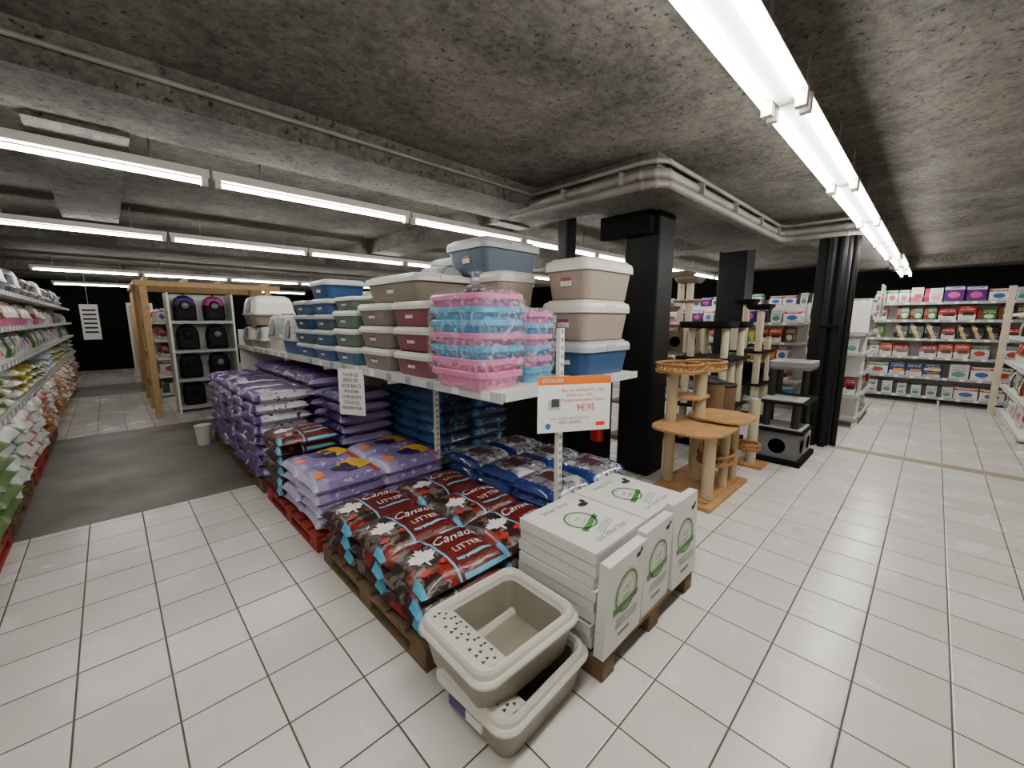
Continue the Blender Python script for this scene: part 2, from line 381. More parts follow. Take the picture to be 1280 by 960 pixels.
lilac = design('lilac_litter_bag_print', '#7a6a9c', [('rect', (0, .2, 0, 1), '#9287b2'), ('noise', (20, .6, 0, 1, 0, .15), '#b9b0d0'), ('rect', (.82, .97, .1, .5), '#c9502c'), ('rect', (0, .06, 0, 1), '#bdb6d4')], .28, .4, 16, .3)
purple = design('purple_white_bag_print', '#3f2062', [('rect', (0, 1, 0, .14), '#b9b3bf'), ('noise', (10, .55, 0, .38, 0, 1), '#c4c0c8'), ('rect', (.0, .12, 0, 1), '#5b3a80'), ('noise', (25, .6), '#221036')], .3, .4, 16, .3)
purpled = design('dark_purple_bag_print', '#34195a', [('noise', (14, .62), '#766792'), ('rect', (.4, .6, .2, .8), '#1c0d2c'), ('rect', (0, 1, 0, .08), '#83759c')], .3, .5, 16, .3)
bluebag = design('blue_bag_print', '#101f40', [('noise', (18, .6), '#5a7ea6'), ('rect', (0, .2, 0, 1), '#3c6694'), ('rect', (.4, .7, .2, .8), '#0a1020')], .3, .5, 20, .3)
clearbag = design('clear_bag_of_granules', '#8b8890', [('noise', (22, .54), '#55505a'), ('noise', (9, .55), '#c9cad0'), ('rect', (0, .14, 0, 1), '#17327e'), ('rect', (.86, 1, 0, 1), '#17327e'), ('rect', (.35, .65, .3, .7), '#5d3640')], .15, .7, 22, .8)
wt = P('white_print', '#e6e3de', .4); redp = P('red_print', '#a8221a', .4); cyanp = P('cyan_print', '#6db4cf', .4)
yel = P('yellow_print', '#d8a92c', .4); dpur = P('deep_purple_print', '#2c1c50', .4); orange = P('orange_print', '#e0701c', .45)
def deco_maroon(mb, pos, lx, ly):
    f = lambda cx, cy, w, off=.004: (lambda x, y: pos(cx+x*w/(lx/2), cy+y*w/(ly/2), 1, off))
    mb.decal(LEAF, f(-.52, -.02, .085), wt); mb.decal(LEAF, f(-.72, -.55, .035, .006), redp); mb.decal(LEAF, f(-.30, -.5, .028, .006), redp)
    t = text('Canada', .5); mb.decal(t[:2], f(.34, .30, .285), wt)
    t = text('LITTER', 0); mb.decal(t[:2], f(.38, -.26, .18), wt)
    mb.decal(RECT, lambda x, y: pos(.36+x*.42, -.60+y*.04, 1, .003), cyanp)
def deco_lilac(mb, pos, lx, ly):
    f = lambda cx, cy, w, off=.004: (lambda x, y: pos(cx+x*w/(lx/2), cy+y*w/(ly/2), 1, off))
    mb.decal(DISC, f(.38, .1, .125), yel); mb.decal(CAT, f(.15, -.08, .09, .007), dpur)
    mb.decal(RECT, lambda x, y: pos(-.68+x*.13, -.25+y*.25, 1, .004), orange); t = text('CAT'); mb.decal(t[:2], f(-.68, -.25, .06, .007), wt)
def bag_stack(name, x0, x1, nx, y0, y1, ny, z0, layers, hl, mat, deco=None, seed=0, puff=1.32):
    mb = MB(name); lx = (x1-x0)/nx; ly = (y1-y0)/ny; rg = random.Random(seed)
    for k in range(layers):
        for i in range(nx):
            for j in range(ny):
                jit = .014; gx = lx*1.03; gy = ly*1.05
                pos = pillow(mb, x0+lx*(i+.5)+rg.uniform(-jit, jit), y0+ly*(j+.5)+rg.uniform(-jit, jit), z0+k*hl-.004, gx, gy, hl*puff, rg.uniform(-.06, .06), mat, rg.random()*50)
                if deco and k == layers-1: deco(mb, pos, gx, gy)
    return mb.build()
bag_stack('cat_litter_bags', .88, 1.92, 2, 1.47, 2.69, 3, .12, 3, .085, maroon, deco_maroon, seed=1, puff=1.5)
bag_stack('cat_litter_bags', .88, 1.92, 2, 2.80, 3.58, 2, .12, 4, .09, lilac, deco_lilac, seed=2, puff=1.4)
bag_stack('cat_litter_bags', .88, 1.35, 1, 3.62, 4.12, 1, .12, 6, .085, maroon, deco_maroon, seed=3)
bag_stack('cat_litter_bags', .85, 1.35, 1, 4.22, 6.55, 5, .12, 8, .1, purple, None, seed=4)
bag_stack('cat_litter_bags', 1.38, 1.92, 1, 4.22, 6.55, 5, .12, 9, .1, purpled, None, seed=5)
bag_stack('cat_litter_bags', 1.42, 1.92, 1, 3.66, 4.16, 1, .12, 8, .1, purpled, None, seed=15)
bag_stack('granule_bags', 2.0, 2.9, 2, 1.65, 2.88, 3, .12, 4, .08, clearbag, None, seed=6, puff=1.4)
bag_stack('blue_litter_bags', 2.02, 2.9, 2, 3.05, 4.15, 3, .12, 8, .1, bluebag, None, seed=8)
# ------------------------------------------------------------ white flat boxes
carton = P('white_carton', '#d9d7d1', .5, var=.04)
green = P('green_print', '#4a8040', .5); greyp = P('grey_print', '#6c6e70', .5)
def ring_data(r0, r1, n=24):
    vs = []; fs = []
    for i in range(n):
        a = 2*pi*i/n; vs += [(r0*math.cos(a), r0*math.sin(a)), (r1*math.cos(a), r1*math.sin(a))]
    for i in range(n): j = (i+1) % n; fs.append((2*i, 2*i+1, 2*j+1, 2*j))
    return vs, fs
RING = ring_data(.86, 1)
def logo(mb, fmap, s):
    g = lambda k, ox=0, oy=0, w=1: (lambda x, y: fmap(ox*s+x*s*w, oy*s+y*s*w))
    mb.decal(RING, g(0), green); mb.decal(ring_data(.70, .73), g(0), green)
    t = text('CAT'); mb.decal(t[:2], g(0, 0, .15, .7), green); t = text('organic'); mb.decal(t[:2], g(0, 0, -.2, .8), greyp)
    mb.decal(([(-1.15, -.5), (1.15, -.35), (1.05, -.68), (-1.05, -.85)], [(0, 3, 2, 1)]), g(0), green)
    for q in range(3): mb.decal(([(-1, 0), (1.4, 0), (1.4, .06), (-1, .06)], [(0, 1, 2, 3)]), g(0, 0, -1.25-q*.17, .8), greyp)
bx = MB('flat_carton_stack'); rg = random.Random(3)
for k in range(8):
    z = .12+k*.058
    for (a, b_) in ((1.42, 1.87), (1.885, 2.33)):
        bx.M = TR((a+b_)/2+rg.uniform(-.01, .01), 1.165+rg.uniform(-.006, .006), 0, rg.uniform(-.018, .018)); hw = (b_-a)/2
        bx.box(-hw, hw, -.235, .235, z, z+.052, carton)
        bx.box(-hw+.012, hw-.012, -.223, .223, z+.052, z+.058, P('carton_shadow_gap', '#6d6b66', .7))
        if k == 7:
            bx.box(-hw+.001, hw-.001, -.234, .234, z+.052, z+.0585, carton)
            logo(bx, lambda x, y: Vector((-.02+x*.9-y*.25, .0+y*.9+x*.25, z+.0597)), .095)
            t = text('litter box'); bx.decal(t[:2], lambda x, y: Vector((-.02+x*.2, .17+y*.2, z+.0597)), greyp)
            t = text('cat litter bac'); bx.decal(t[:2], lambda x, y: Vector((.0+x*.25, -.17+y*.25, z+.0597)), greyp)
            bx.ball((.14, .1, z+.0595), .03, ink, 10, 6, (1.3, .7, .05)); bx.ball((.17, .13, z+.0595), .018, ink, 8, 6, (1, 1, .07))
bx.M = Matrix.Identity(4)
for i, (a, b_, dz, lean, dy) in enumerate(((1.39, 1.72, -.01, .04, 0), (1.745, 2.045, .0, .02, .012), (2.07, 2.37, .03, -.03, -.004))):
    bx.M = TR((a+b_)/2, .882+dy, .12) @ Matrix.Rotation(lean, 4, 'X') @ Matrix.Rotation(lean*.5, 4, 'Z'); hw = (b_-a)/2
    bx.box(-hw, hw, -.025, .025, 0, .465+dz, carton)
    logo(bx, lambda x, y: Vector((x, -.0265, .27+y)), .1)
    bx.box(-.05, .05, -.0262, -.0255, .06, .075, green)
    bx.ball((.09, -.026, .41), .022, ink, 8, 6, (1, .05, .6)); bx.ball((.115, -.026, .425), .012, ink, 8, 6, (1, .05, 1))
bx.M = Matrix.Identity(4)
bx.build(.005)
# ------------------------------------------------------------ open litter trays (foreground)
cream_rim = P('cream_rim_plastic', '#d0ccc0', .32, coat=.2); tbody = P('taupe_tray_plastic', '#8c8576', .35)
def open_tray(name, cx, cy, z0, w, d, h, rot=0, tiltx=0, tilty=0):
    mb = MB(name); mb.M = TR(cx, cy, z0, rot) @ Matrix.Rotation(tiltx, 4, 'X') @ Matrix.Rotation(tilty, 4, 'Y')
    body = tbody
    rings = [(w*.80, d*.78, .05, 0), (w*.84, d*.82, .055, .012), (w*.93, d*.91, .06, h*.72), (w*.95, d*.94, .065, h*.74),
             (w*1.0, d*1.0, .075, h*.74), (w*1.01, d*1.01, .075, h*.80), (w*.985, d*.98, .075, h*.84), (w*.96, d*.95, .07, h*.86), (w*.95, d*.94, .07, h*.95), (w*.92, d*.91, .065, h), (w*.87, d*.85, .06, h*.99),
             (w*.83, d*.80, .055, h*.92), (w*.82, d*.79, .055, h*.86), (w*.80, d*.77, .05, h*.80), (w*.72, d*.69, .045, .02)]
    ms = [body]*4+[cream_rim]*9+[body]*1
    mb.loft(0, 0, rings, ms, True, True, 8)
    x0, x1 = -w*.44, -w*.19; yh = d*.40
    za, zb = h*.99, h*.76; n = 6
    pts = lambda f: (x0+(x1-x0)*f, za+(zb-za)*f*f)
    vs = []
    for i in range(n+1):
        x, z = pts(i/n); vs += [(x, -yh, z), (x, yh, z)]
    mb.add(vs, [(2*i, 2*i+2, 2*i+3, 2*i+1) for i in range(n)], cream_rim, None, True)
    x, z = pts(1); mb.box(x-.006, x, -yh, yh, z-.07, z, cream_rim)
    dk = P('perforation_dark', '#3a372f', .8)
    for r_ in range(4):
        for q in range(9):
            if (q+r_) % 4 == 3: continue
            f = .22+r_*.19; x, z = pts(f); yy = -yh*.85+q*yh*1.7/8+(.01 if r_ % 2 else 0); s_ = .0085
            mb.add([(x-s_, yy-s_, z+.004), (x+s_*1.2, yy, z+.0015), (x-s_*.8, yy+s_, z+.004)], [(0, 1, 2)], dk)
    return mb
lt = open_tray('litter_tray', 1.09, 1.10, 0.0, .56, .44, .20, .05)
lt.box(-.262, -.250, .02, .12, .07, .11, P('sticker_purple', '#4a3a7a', .5)); lt.box(-.262, -.250, -.07, .018, .07, .11, paper); lt.build()
lt = open_tray('litter_tray', 1.07, 1.17, .155, .57, .47, .215, -.02); lt.build()
# ------------------------------------------------------------ gondola shelf with posts
gx = MB('display_gondola')
gx.box(1.5, 2.92, 1.6, 7.9, 1.17, 1.2, white)
pr_ = P('price_rail', '#bfc0bf', .4)
gx.box(1.485, 1.5, 1.6, 7.9, 1.145, 1.205, pr_)
gx.box(1.5, 2.92, 1.585, 1.6, 1.155, 1.205, pr_)
for i in range(22):
    if R.random() < .7: y = 1.7+i*.28; gx.box(1.480, 1.486, y, y+.07, 1.15, 1.2, R.choice([paper, P('tag_yellow', '#d8c67a', .6), P('tag_grey', '#8f959c', .6)]))
for y in (1.56, 2.9, 4.22, 5.5, 7.0):
    top = 1.55 if y < 2 else 1.17
    gx.box(1.91, 1.95, y-.015, y+.015, 0.0, top, white)
    for k in range(int(top/.05)):
        for q in (1.921, 1.933): gx.box(q, q+.006, y-.0165, y-.0145, .05*k+.02, .05*k+.045, ink)
    if y > 2: gx.box(1.5, 2.9, y-.012, y+.012, 1.11, 1.17, white)
gx.box(2.93, 2.945, 4.3, 7.9, .12, 1.17, white)
gx.box(1.5, 2.92, 7.88, 7.9, 0, 1.45, white)
gx.build(.002)
sg = MB('price_sign'); sg.M = TR(1.965, 1.47, 1.1, math.radians(-30))
sg.box(-.235, .235, -.004, .0, -.17, .17, paper); sg.box(-.235, .235, -.005, -.004, .12, .17, orange)
F = lambda cx, cz, w: (lambda x, y: Vector((cx+x*w, -.0065, cz+y*w)))
def sgt(s_, cx, cz, w, m): t = text(s_); sg.decal(t[:2], F(cx, cz, w), m)
ored = P('orange_red_ink', '#c8502a', .5)
sgt('EXCLUSIF', -.14, .144, .13, paper); sgt('Bac de toilette XL plus', .05, .085, .27, ored); sgt('50x40 cm, 120L', .03, .055, .17, ored)
sgt('Rangement avec 3 bacs', .05, .025, .27, ored); sgt('9€95', .07, -.025, .12, P('red_ink', '#d03020', .5)); sgt('prix conseille par le fabricant', -.03, -.085, .25, greyp); sgt('offre valable', -.03, -.11, .14, greyp)
sg.box(-.17, -.09, -.006, -.005, -.03, .03, P('print_grey_light', '#b9bcc0', .5)); sg.box(-.15, -.10, -.007, -.006, -.015, .035, P('print_dark', '#3d4248', .5))
sg.decal(DISC, lambda x, y: Vector((-.17+x*.018, -.0065, -.13+y*.018)), P('blue_ink', '#2d62a8', .5)); sg.decal(RECT, lambda x, y: Vector((.17+x*.03, -.0065, -.13+y*.012)), MATS['red_ink'])
sg.build()
sg = MB('paper_notice'); sg.M = TR(1.43, 3.42, .99, math.radians(-62)); sg.box(-.13, .13, -.003, 0, -.20, .20, paper)
for i, s_ in enumerate(('POUR LE', 'BIEN DE', 'NOS BACS', 'PRENDRE', 'LE PRODUIT', 'SOUS LE', 'PRESENTOIR')): sgt(s_, 0, .15-i*.048, .2 if len(s_) > 7 else .15, ink)
sg.build()
# ------------------------------------------------------------ bins on the shelf
def col(n, c, r=.38): return P('plastic_'+n, c, r)
cRed = col('dusty_red', '#7a464d'); cTau = col('taupe_dark', '#7d7468'); cGreen = col('sage', '#63756c'); cBlue = col('blue_grey', '#3a557c'); cTeal = col('teal', '#416a7a')
cNavy = col('navy', '#20426c'); cBeige = col('beige', '#8f8275'); cSlate = col('slate', '#4a5867'); cWhite = col('ivory', '#c9c4b8'); cLG = col('lightgrey', '#a3a6a6')
stick = design('product_sticker', '#dad7d2', [('rect', (0, 1, .6, 1), '#7a2f3a'), ('lines', (6, .1, .9, .05, .55), '#555555')], .5)
def nbin(mb, cx, cy, z, w, d, h, body, rim, lid=False):
    rings = [(w*.80, d*.78, .05, z), (w*.84, d*.82, .06, z+.01), (w*.94, d*.92, .07, z+h*.68), (w*1.0, d*1.0, .075, z+h*.70), (w*1.0, d*1.0, .075, z+h*.84), (w*.97, d*.96, .07, z+h*.93)]
    ms = [body]*3+[rim]*2
    if lid:
        rings += [(w*.9, d*.88, .07, z+h*.96), (w*.86, d*.84, .06, z+h*1.0)]; ms += [rim]*2
    else:
        rings += [(w*.92, d*.90, .07, z+h), (w*.86, d*.83, .06, z+h*.97), (w*.82, d*.8, .06, z+h*.6)]; ms += [rim]*2+[body]
    mb.loft(cx, cy, rings, ms, True, True, 5)
    mb.box(cx-.06, cx+.06, cy-d*.51, cy-d*.48, z+h*.74, z+h*.9, rim)
    mb.box(cx-w*.46, cx-w*.444, cy-.045, cy+.045, z+h*.34, z+h*.54, stick)
def hood(mb, cx, cy, z, w, d, h, base, top, face='-x'):
    mb.loft(cx, cy, [(w*.86, d*.86, .05, z), (w*.95, d*.95, .07, z+h*.33), (w, d, .07, z+h*.35), (w, d, .07, z+h*.42), (w*.97, d*.97, .07, z+h*.44), (w*.9, d*.9, .08, z+h*.78), (w*.82, d*.82, .08, z+h*.93), (w*.66, d*.66, .07, z+h)], [base]*2+[top]*5, True, True)
    dg = P('smoked_flap', '#9aa0a2', .15); fr = P('hood_frame', '#7a7f7e', .4)
    M0 = mb.M.copy()
    ang = {'-x': -pi/2, '-y': 0}[face]; off = w*.475 if face == '-x' else d*.475
    mb.M = M0 @ TR(cx, cy, z+h*.42, ang)
    n = 12; s_ = .11
    arch = [(-s_, 0)]+[(-s_*math.cos(pi*i/n), h*.28+s_*.8*math.sin(pi*i/n)) for i in range(n+1)]+[(s_, 0)]
    sl = .25
    mb.add([(x, -off-.012+y*sl*.6, y) for x, y in arch], [tuple(range(len(arch)))], fr)
    mb.add([(x*.8, -off-.018+y*sl*.6, y*.9+.01) for x, y in arch], [tuple(range(len(arch)))], dg)
    mb.M = M0
    mb.box(cx-.07, cx+.07, cy-.015, cy+.015, z+h, z+h+.02, fr)
ZS = 1.2
def stackb(name, cx, cy, w, d, items, z=ZS):
    b = MB(name); rg = random.Random(int(cx*100+cy*10))
    for (h, body, rim, kind) in items:
        jx, jy = rg.uniform(-.012, .012), rg.uniform(-.012, .012)
        if kind == 'b': nbin(b, cx+jx, cy+jy, z, w, d, h, body, rim)
        elif kind == 'l': nbin(b, cx+jx, cy+jy, z, w, d, h, body, rim, True)
        else: hood(b, cx+jx, cy+jy, z, w, d, h, body, rim, kind)
        z += h+.001
    return b.build()
stackb('litter_tray_stack', 1.71, 2.58, .42, .54, [(.175, cRed, cWhite, 'b')]*3)
stackb('litter_tray_stack', 1.71, 3.16, .42, .54, [(.175, cTau, cWhite, 'b')]*3)
stackb('litter_tray_stack', 1.78, 2.90, .5, .85, [(.2, cTau, cWhite, 'l')], ZS+.53)
stackb('litter_tray_stack', 1.71, 3.72, .42, .50, [(.16, cTeal, cWhite, 'b'), (.16, cGreen, cWhite, 'b'), (.16, cGreen, cWhite, 'b'), (.12, cGreen, cWhite, 'b')])
stackb('litter_tray_stack', 1.71, 4.27, .42, .50, [(.15, cBlue, cLG, 'b'), (.15, cBlue, cLG, 'b'), (.15, cSlate, cLG, 'b'), (.15, cBlue, cLG, 'b'), (.18, cNavy, cLG, 'l')])
stackb('litter_tray_stack', 1.71, 4.83, .42, .52, [(.15, cBlue, cLG, 'b'), (.15, cSlate, cLG, 'b'), (.15, cNavy, cLG, 'b'), (.15, cBlue, cLG, 'b')])
stackb('hooded_litter_box', 1.73, 5.40, .42, .5, [(.44, cBlue, cWhite, '-x')])
stackb('hooded_litter_box', 1.73, 6.05, .42, .55, [(.46, cWhite, cLG, '-x')])
stackb('hooded_litter_box', 1.75, 6.8, .45, .6, [(.3, cTau, cWhite, '-x')])
stackb('hooded_litter_box', 1.75, 7.48, .45, .6, [(.3, cTau, cWhite, '-x')])
stackb('hooded_litter_box', 1.78, 7.1, .55, .8, [(.42, cTau, cWhite, '-x')], ZS+.325)
stackb('hooded_litter_box', 2.55, 5.2, .6, .6, [(.4, cTau, cLG, '-x'), (.35, cTau, cWhite, '-x')])
stackb('hooded_litter_box', 2.4, 4.2, .6, .6, [(.4, cSlate, cLG, '-x'), (.35, cTau, cWhite, '-x')])
stackb('storage_bin_stack', 2.60, 1.84, .62, .42, [(.25, cNavy, cLG, 'l'), (.285, cBeige, cWhite, 'l'), (.285, cBeige, cWhite, 'l')])
stackb('storage_bin_stack', 2.22, 2.33, .40, .30, [(.25, cBeige, cWhite, 'l')]*3)
stackb('storage_bin_stack', 2.52, 2.80, .58, .52, [(.26, cBeige, cLG, 'l'), (.26, cTau, cLG, 'l'), (.24, cSlate, cLG, 'l')])
stackb('storage_bin_stack', 2.50, 2.80, .68, .56, [(.30, cSlate, cLG, 'l')], ZS+.765)
stackb('hooded_litter_box', 2.10, 3.05, .28, .40, [(.36, cTau, cLG, '-y'), (.18, cTau, cLG, 'l'), (.30, cSlate, cLG, '-y')])
stackb('hooded_litter_box', 2.65, 3.5, .45, .5, [(.4, cTau, cLG, '-y'), (.34, cTau, cLG, '-y'), (.26, cSlate, cLG, 'l')])
pink = col('pink', '#d66a9f', .3); sky = col('sky_blue', '#3a9cc4', .3)
def film():
    m, nt, b = newmat('clear_plastic_film'); N = nt.nodes; L = nt.links
    b.inputs['Base Color'].default_value = (.85, .85, .88, 1); b.inputs['Roughness'].default_value = .1
    tr = N.new('ShaderNodeBsdfTransparent'); mx = N.new('ShaderNodeMixShader')
    tc = N.new('ShaderNodeTexCoord'); n = N.new('ShaderNodeTexNoise'); n.inputs['Scale'].default_value = 11; n.inputs['Detail'].default_value = 5; n.inputs['Distortion'].default_value = 3
    L.new(tc.outputs['Object'], n.inputs['Vector']); r = N.new('ShaderNodeValToRGB'); r.color_ramp.elements[0].position = .46; r.color_ramp.elements[1].position = .70
    r.color_ramp.elements[0].color = (.06, .06, .06, 1); r.color_ramp.elements[1].color = (.5, .5, .5, 1)
    L.new(n.outputs['Fac'], r.inputs[0]); L.new(r.outputs[0], mx.inputs[0]); L.new(tr.outputs[0], mx.inputs[1]); L.new(b.outputs[0], mx.inputs[2])
    bp = N.new('ShaderNodeBump'); bp.inputs['Strength'].default_value = 1; bp.inputs['Distance'].default_value = .04; L.new(n.outputs['Fac'], bp.inputs['Height']); L.new(bp.outputs[0], b.inputs['Normal'])
    L.new(mx.outputs[0], N['Material Output'].inputs['Surface']); return m
FILM = film()
def wrapped(cx, cy, w, d, n, order, hs=1.0):
    b = MB('wrapped_litter_trays'); z = ZS; rg = random.Random(int(cx*50))
    for i in range(n):
        c_ = order[i % len(order)]; h = (.105 if i else .12)*hs; k = 1+rg.uniform(-.03, .02)
        b.loft(cx, cy, [(w*.78, d*.78, .05, z), (w*.90*k, d*.90*k, .07, z+h*.5), (w*k, d*k, .08, z+h*.62), (w*k, d*k, .08, z+h*.84), (w*.95, d*.94, .08, z+h*.92), (w*.82, d*.80, .07, z+h*.80)], c_)
        z += h*.70
    H_ = z-ZS+.02; rings = [(w*.9, d*.9, .06, ZS+.003), (w*1.05, d*1.04, .07, ZS+H_*.25), (w*1.04, d*1.05, .07, ZS+H_*.6), (w*1.03, d*1.03, .07, ZS+H_*.95), (w*.9, d*.9, .07, ZS+H_*1.04), (w*.3, d*.3, .04, ZS+H_*1.09), (w*.06, d*.06, .01, ZS+H_*1.14), (w*.18, d*.09, .01, ZS+H_*1.26)]
    v0 = len(b.v); b.loft(cx, cy, rings, FILM, False, False, 8)
    for i in range(v0, len(b.v)):
        p = Vector(b.v[i]); q = noise.noise(p*14)*.014; dx, dy = p.x-cx, p.y-cy; L_ = math.hypot(dx, dy)+1e-6
        b.v[i] = (p.x+dx/L_*q, p.y+dy/L_*q, p.z+noise.noise(p*11+Vector((5, 0, 0)))*.01 if p.z > ZS+.02 else p.z)
    b.build()
wrapped(1.61, 1.965, .36, .56, 7, [pink, pink, sky, pink, sky, sky, pink])
wrapped(1.98, 1.96, .27, .46, 6, [sky, pink, sky, pink, sky, pink], .95)
# ------------------------------------------------------------ shelving with merchandise
PK = []
pal = [('#d8d4cc', '#b03030', '#2f5f9b'), ('#1f2e5c', '#c0c4cc', '#d0902a'), ('#2f6638', '#d6d2b8', '#7a2a1c'), ('#a86c1c', '#4a2412', '#e0d0a0'),
       ('#4a2068', '#cfc8da', '#c04a8a'), ('#9a2424', '#e0d8cc', '#1a1a1a'), ('#c9c7c2', '#4a8a7a', '#3a3a3a'), ('#1c1b1b', '#b89840', '#c0bcb4'),
       ('#4088ac', '#e0e0da', '#1c3a70'), ('#d0c8ba', '#c86a90', '#7a4a2a'), ('#6f5230', '#d0c8a8', '#2a1c10'), ('#c0a82a', '#2a5a2a', '#d8d4cc'),
       ('#d0ceca', '#2c7a4a', '#b03a2a'), ('#b04a26', '#e0d8d0', '#402010'), ('#d6d2d0', '#d088a4', '#a03050'), ('#587838', '#dad8c8', '#3a5a1a')]
for i, (a, b_, c_) in enumerate(pal):
    t = i % 4
    if t == 0: ly_ = [('rect', (0, 1, .76, .93), b_), ('circ', (.5, .42, .3, .2), c_), ('lines', (11, .12, .88, .06, .2), '#333333'), ('lines', (6, .15, .85, .79, .9), a)]
    elif t == 1: ly_ = [('rect', (0, 1, 0, .38), b_), ('rect', (.25, .9, .3, .55), c_), ('lines', (7, .1, .9, .68, .9), b_), ('lines', (14, .1, .6, .08, .25), '#444444')]
    elif t == 2: ly_ = [('rect', (.0, .28, 0, 1), c_), ('circ', (.62, .3, .26, .18), b_), ('lines', (8, .35, .95, .6, .88), b_), ('rect', (.35, .9, .52, .56), c_)]
    else: ly_ = [('diag', (.6, .55, .85), b_), ('circ', (.3, .75, .2, .12), c_), ('lines', (9, .3, .95, .12, .4), c_)]
    PK.append(design('package_print_%d' % i, a, ly_, .35, .15, 25))
def pouch(mb, x, y, z, w, d, h, mat):
    vs = []
    for (zz, dd, ww) in ((0, .9, .94), (.35, 1.0, 1.0), (.8, .6, .98), (1.0, .06, .97)):
        vs += [(x-w/2*ww, y-d/2*dd, z+h*zz), (x+w/2*ww, y-d/2*dd, z+h*zz), (x+w/2*ww, y+d/2*dd, z+h*zz), (x-w/2*ww, y+d/2*dd, z+h*zz)]
    zz = (0, .35, .8, 1); fs = []; uv = []
    for k in range(3):
        for i in range(4):
            j = (i+1) % 4; fs.append((4*k+i, 4*k+j, 4*k+4+j, 4*k+4+i)); uv.append([(0, zz[k]), (1, zz[k]), (1, zz[k+1]), (0, zz[k+1])])
    mb.add(vs, fs, mat, uv, False); mb.add(vs, [(12, 13, 14, 15), (3, 2, 1, 0)], mat)
rail = P('shelf_price_rail', '#9fa2a5', .4)
def shelving(name, ox, oy, th, L, D, levels, Ht, fills, seed=0, prod='pet_food_packages', frame=white):
    b = MB(name); b.M = TR(ox, oy, 0, th); n = max(1, round(L/1.33))
    for i in range(n+1):
        x = min(max(L*i/n, .02), L-.02); b.box(x-.02, x+.02, D-.04, D, 0, Ht, frame); b.box(x-.015, x+.015, .02, D-.04, .0, .08, frame)
    b.box(0, L, D-.012, D-.004, .05, Ht-.02, frame)
    for z in levels:
        b.box(0, L, .01, D-.04, z-.03, z, frame); b.box(0, L, 0, .01, z-.045, z+.005, rail)
    for q in range(int(L/.22)):
        for z in levels: b.box(q*.22+.05, q*.22+.11, -.003, 0, z-.04, z, paper)
    par = b.build()
    m = MB(prod); m.M = TR(ox, oy, 0, th); rg = random.Random(seed)
    for li, z in enumerate(levels):
        if li >= len(fills): break
        kind, pl, wmn, wmx, hf = fills[li]
        gap = (levels[li+1] if li+1 < len(levels) else z+.34)-z-.05
        x = .04
        while x < L-wmx-.02:
            w_ = rg.uniform(wmn, wmx); mat = PK[rg.choice(pl)]; rep = rg.choice((1, 1, 2, 3)); h = min(gap*.97, gap*hf*rg.uniform(.72, 1.08))
            for _ in range(rep):
                if x > L-w_-.02: break
                if rg.random() < .05: x += w_*.6; continue
                yo = rg.uniform(0, .05)
                if kind == 'p':
                    for yy in ((D*.25+yo), (D*.6)): pouch(m, x+w_/2, yy, z+.001, w_*rg.uniform(.9, .98), D*.28, h*rg.uniform(.95, 1.03), mat)
                elif kind == 'b':
                    hh = rg.choice((1, 1, 2))
                    for q in range(hh): m.box(x, x+w_*.95, .03+yo, D*.85, z+.001+q*h/hh, z+(q+1)*h/hh-.003, mat)
                elif kind == 's':
                    hh = h/3
                    for q in range(3): pillow(m, x+w_/2, D*.45, z+q*hh+.001, w_, D*.85, hh*1.1, rg.uniform(-.05, .05), mat, rg.random()*40, 8, 6)
                x += w_+.004
    m.build(parent=par)
    return par
shelving('store_shelving', -.70, 3.3, pi/2, 13.2, .62, [.78, 1.2, 1.53, 1.89], 2.0, [('s', [0, 6, 8, 12, 15, 1, 11], .38, .5, .85), ('p', [0, 8, 6, 12, 1, 2, 15], .22, .36, .98), ('p', [0, 6, 8, 9, 4, 1, 12, 10], .22, .34, .98)], 5)
yy = 3.6
rg = random.Random(4)
while yy < 15.5:
    k = rg.random(); c_ = rg.choice([cSlate, cBlue, cTau, cLG])
    if k < .45: stackb('litter_tray_stack', -1.0, yy, .44, .5, [(.14, c_, cLG, 'b'), (.14, c_, cLG, 'l')], 1.892)
    else: stackb('hooded_litter_box', -1.0, yy, .44, .52, [(.36, c_, rg.choice([cWhite, cLG, cSlate]), '-y')], 1.892)
    yy += .62
b = MB('pet_food_bags'); rg = random.Random(11)
y = 3.35
while y < 15:
    w_ = rg.uniform(.42, .6); mt = PK[rg.choice([0, 12, 6, 15, 8, 11, 2] if y < 7 else [3, 3, 13, 5, 8, 0, 3])]
    for k in range(5): pillow(b, -.92+rg.uniform(-.02, .03), y+w_/2, .13+k*.115, .56, w_, .145, rg.uniform(-.1, .1), mt, rg.random()*30, 12, 8, .025)
    y += w_+.01
b.build()
for y, mt in ((3.35, redw), (4.65, dwood), (5.95, redw), (7.25, dwood)): pallet(-1.28, -.66, y, y+1.2, mt, .125)
food = [('b', [0, 14, 12, 6], .2, .34, .85), ('b', [8, 1, 0, 6, 12], .18, .36, .9), ('p', [5, 13, 3, 8, 12, 0], .16, .28, .95), ('p', [7, 11, 10, 15, 13, 5], .16, .28, .95), ('p', [7, 10, 2, 11, 3, 5, 0], .15, .26, .98), ('p', [9, 14, 6, 4, 12, 0], .16, .28, .95)]
shelving('store_shelving', 11.1, .95, -pi/2, 2.3, .5, [.15, .52, .9, 1.25, 1.6, 1.93], 2.1, food, 21)
shelving('store_shelving', 11.1, 7.5, -pi/2, 6.2, .5, [.15, .52, .9, 1.25, 1.6, 1.93], 2.1, [food[0], food[5], food[1], food[2], food[4], food[5]], 22)
shelving('store_shelving', 10.5, -.86, pi, 2.6, .5, [.15, .55, .95, 1.35, 1.7], 2.05, [('p', [0, 6, 15, 2, 12], .2, .3, .95)]*2+food[2:4]+[food[5]], 23)
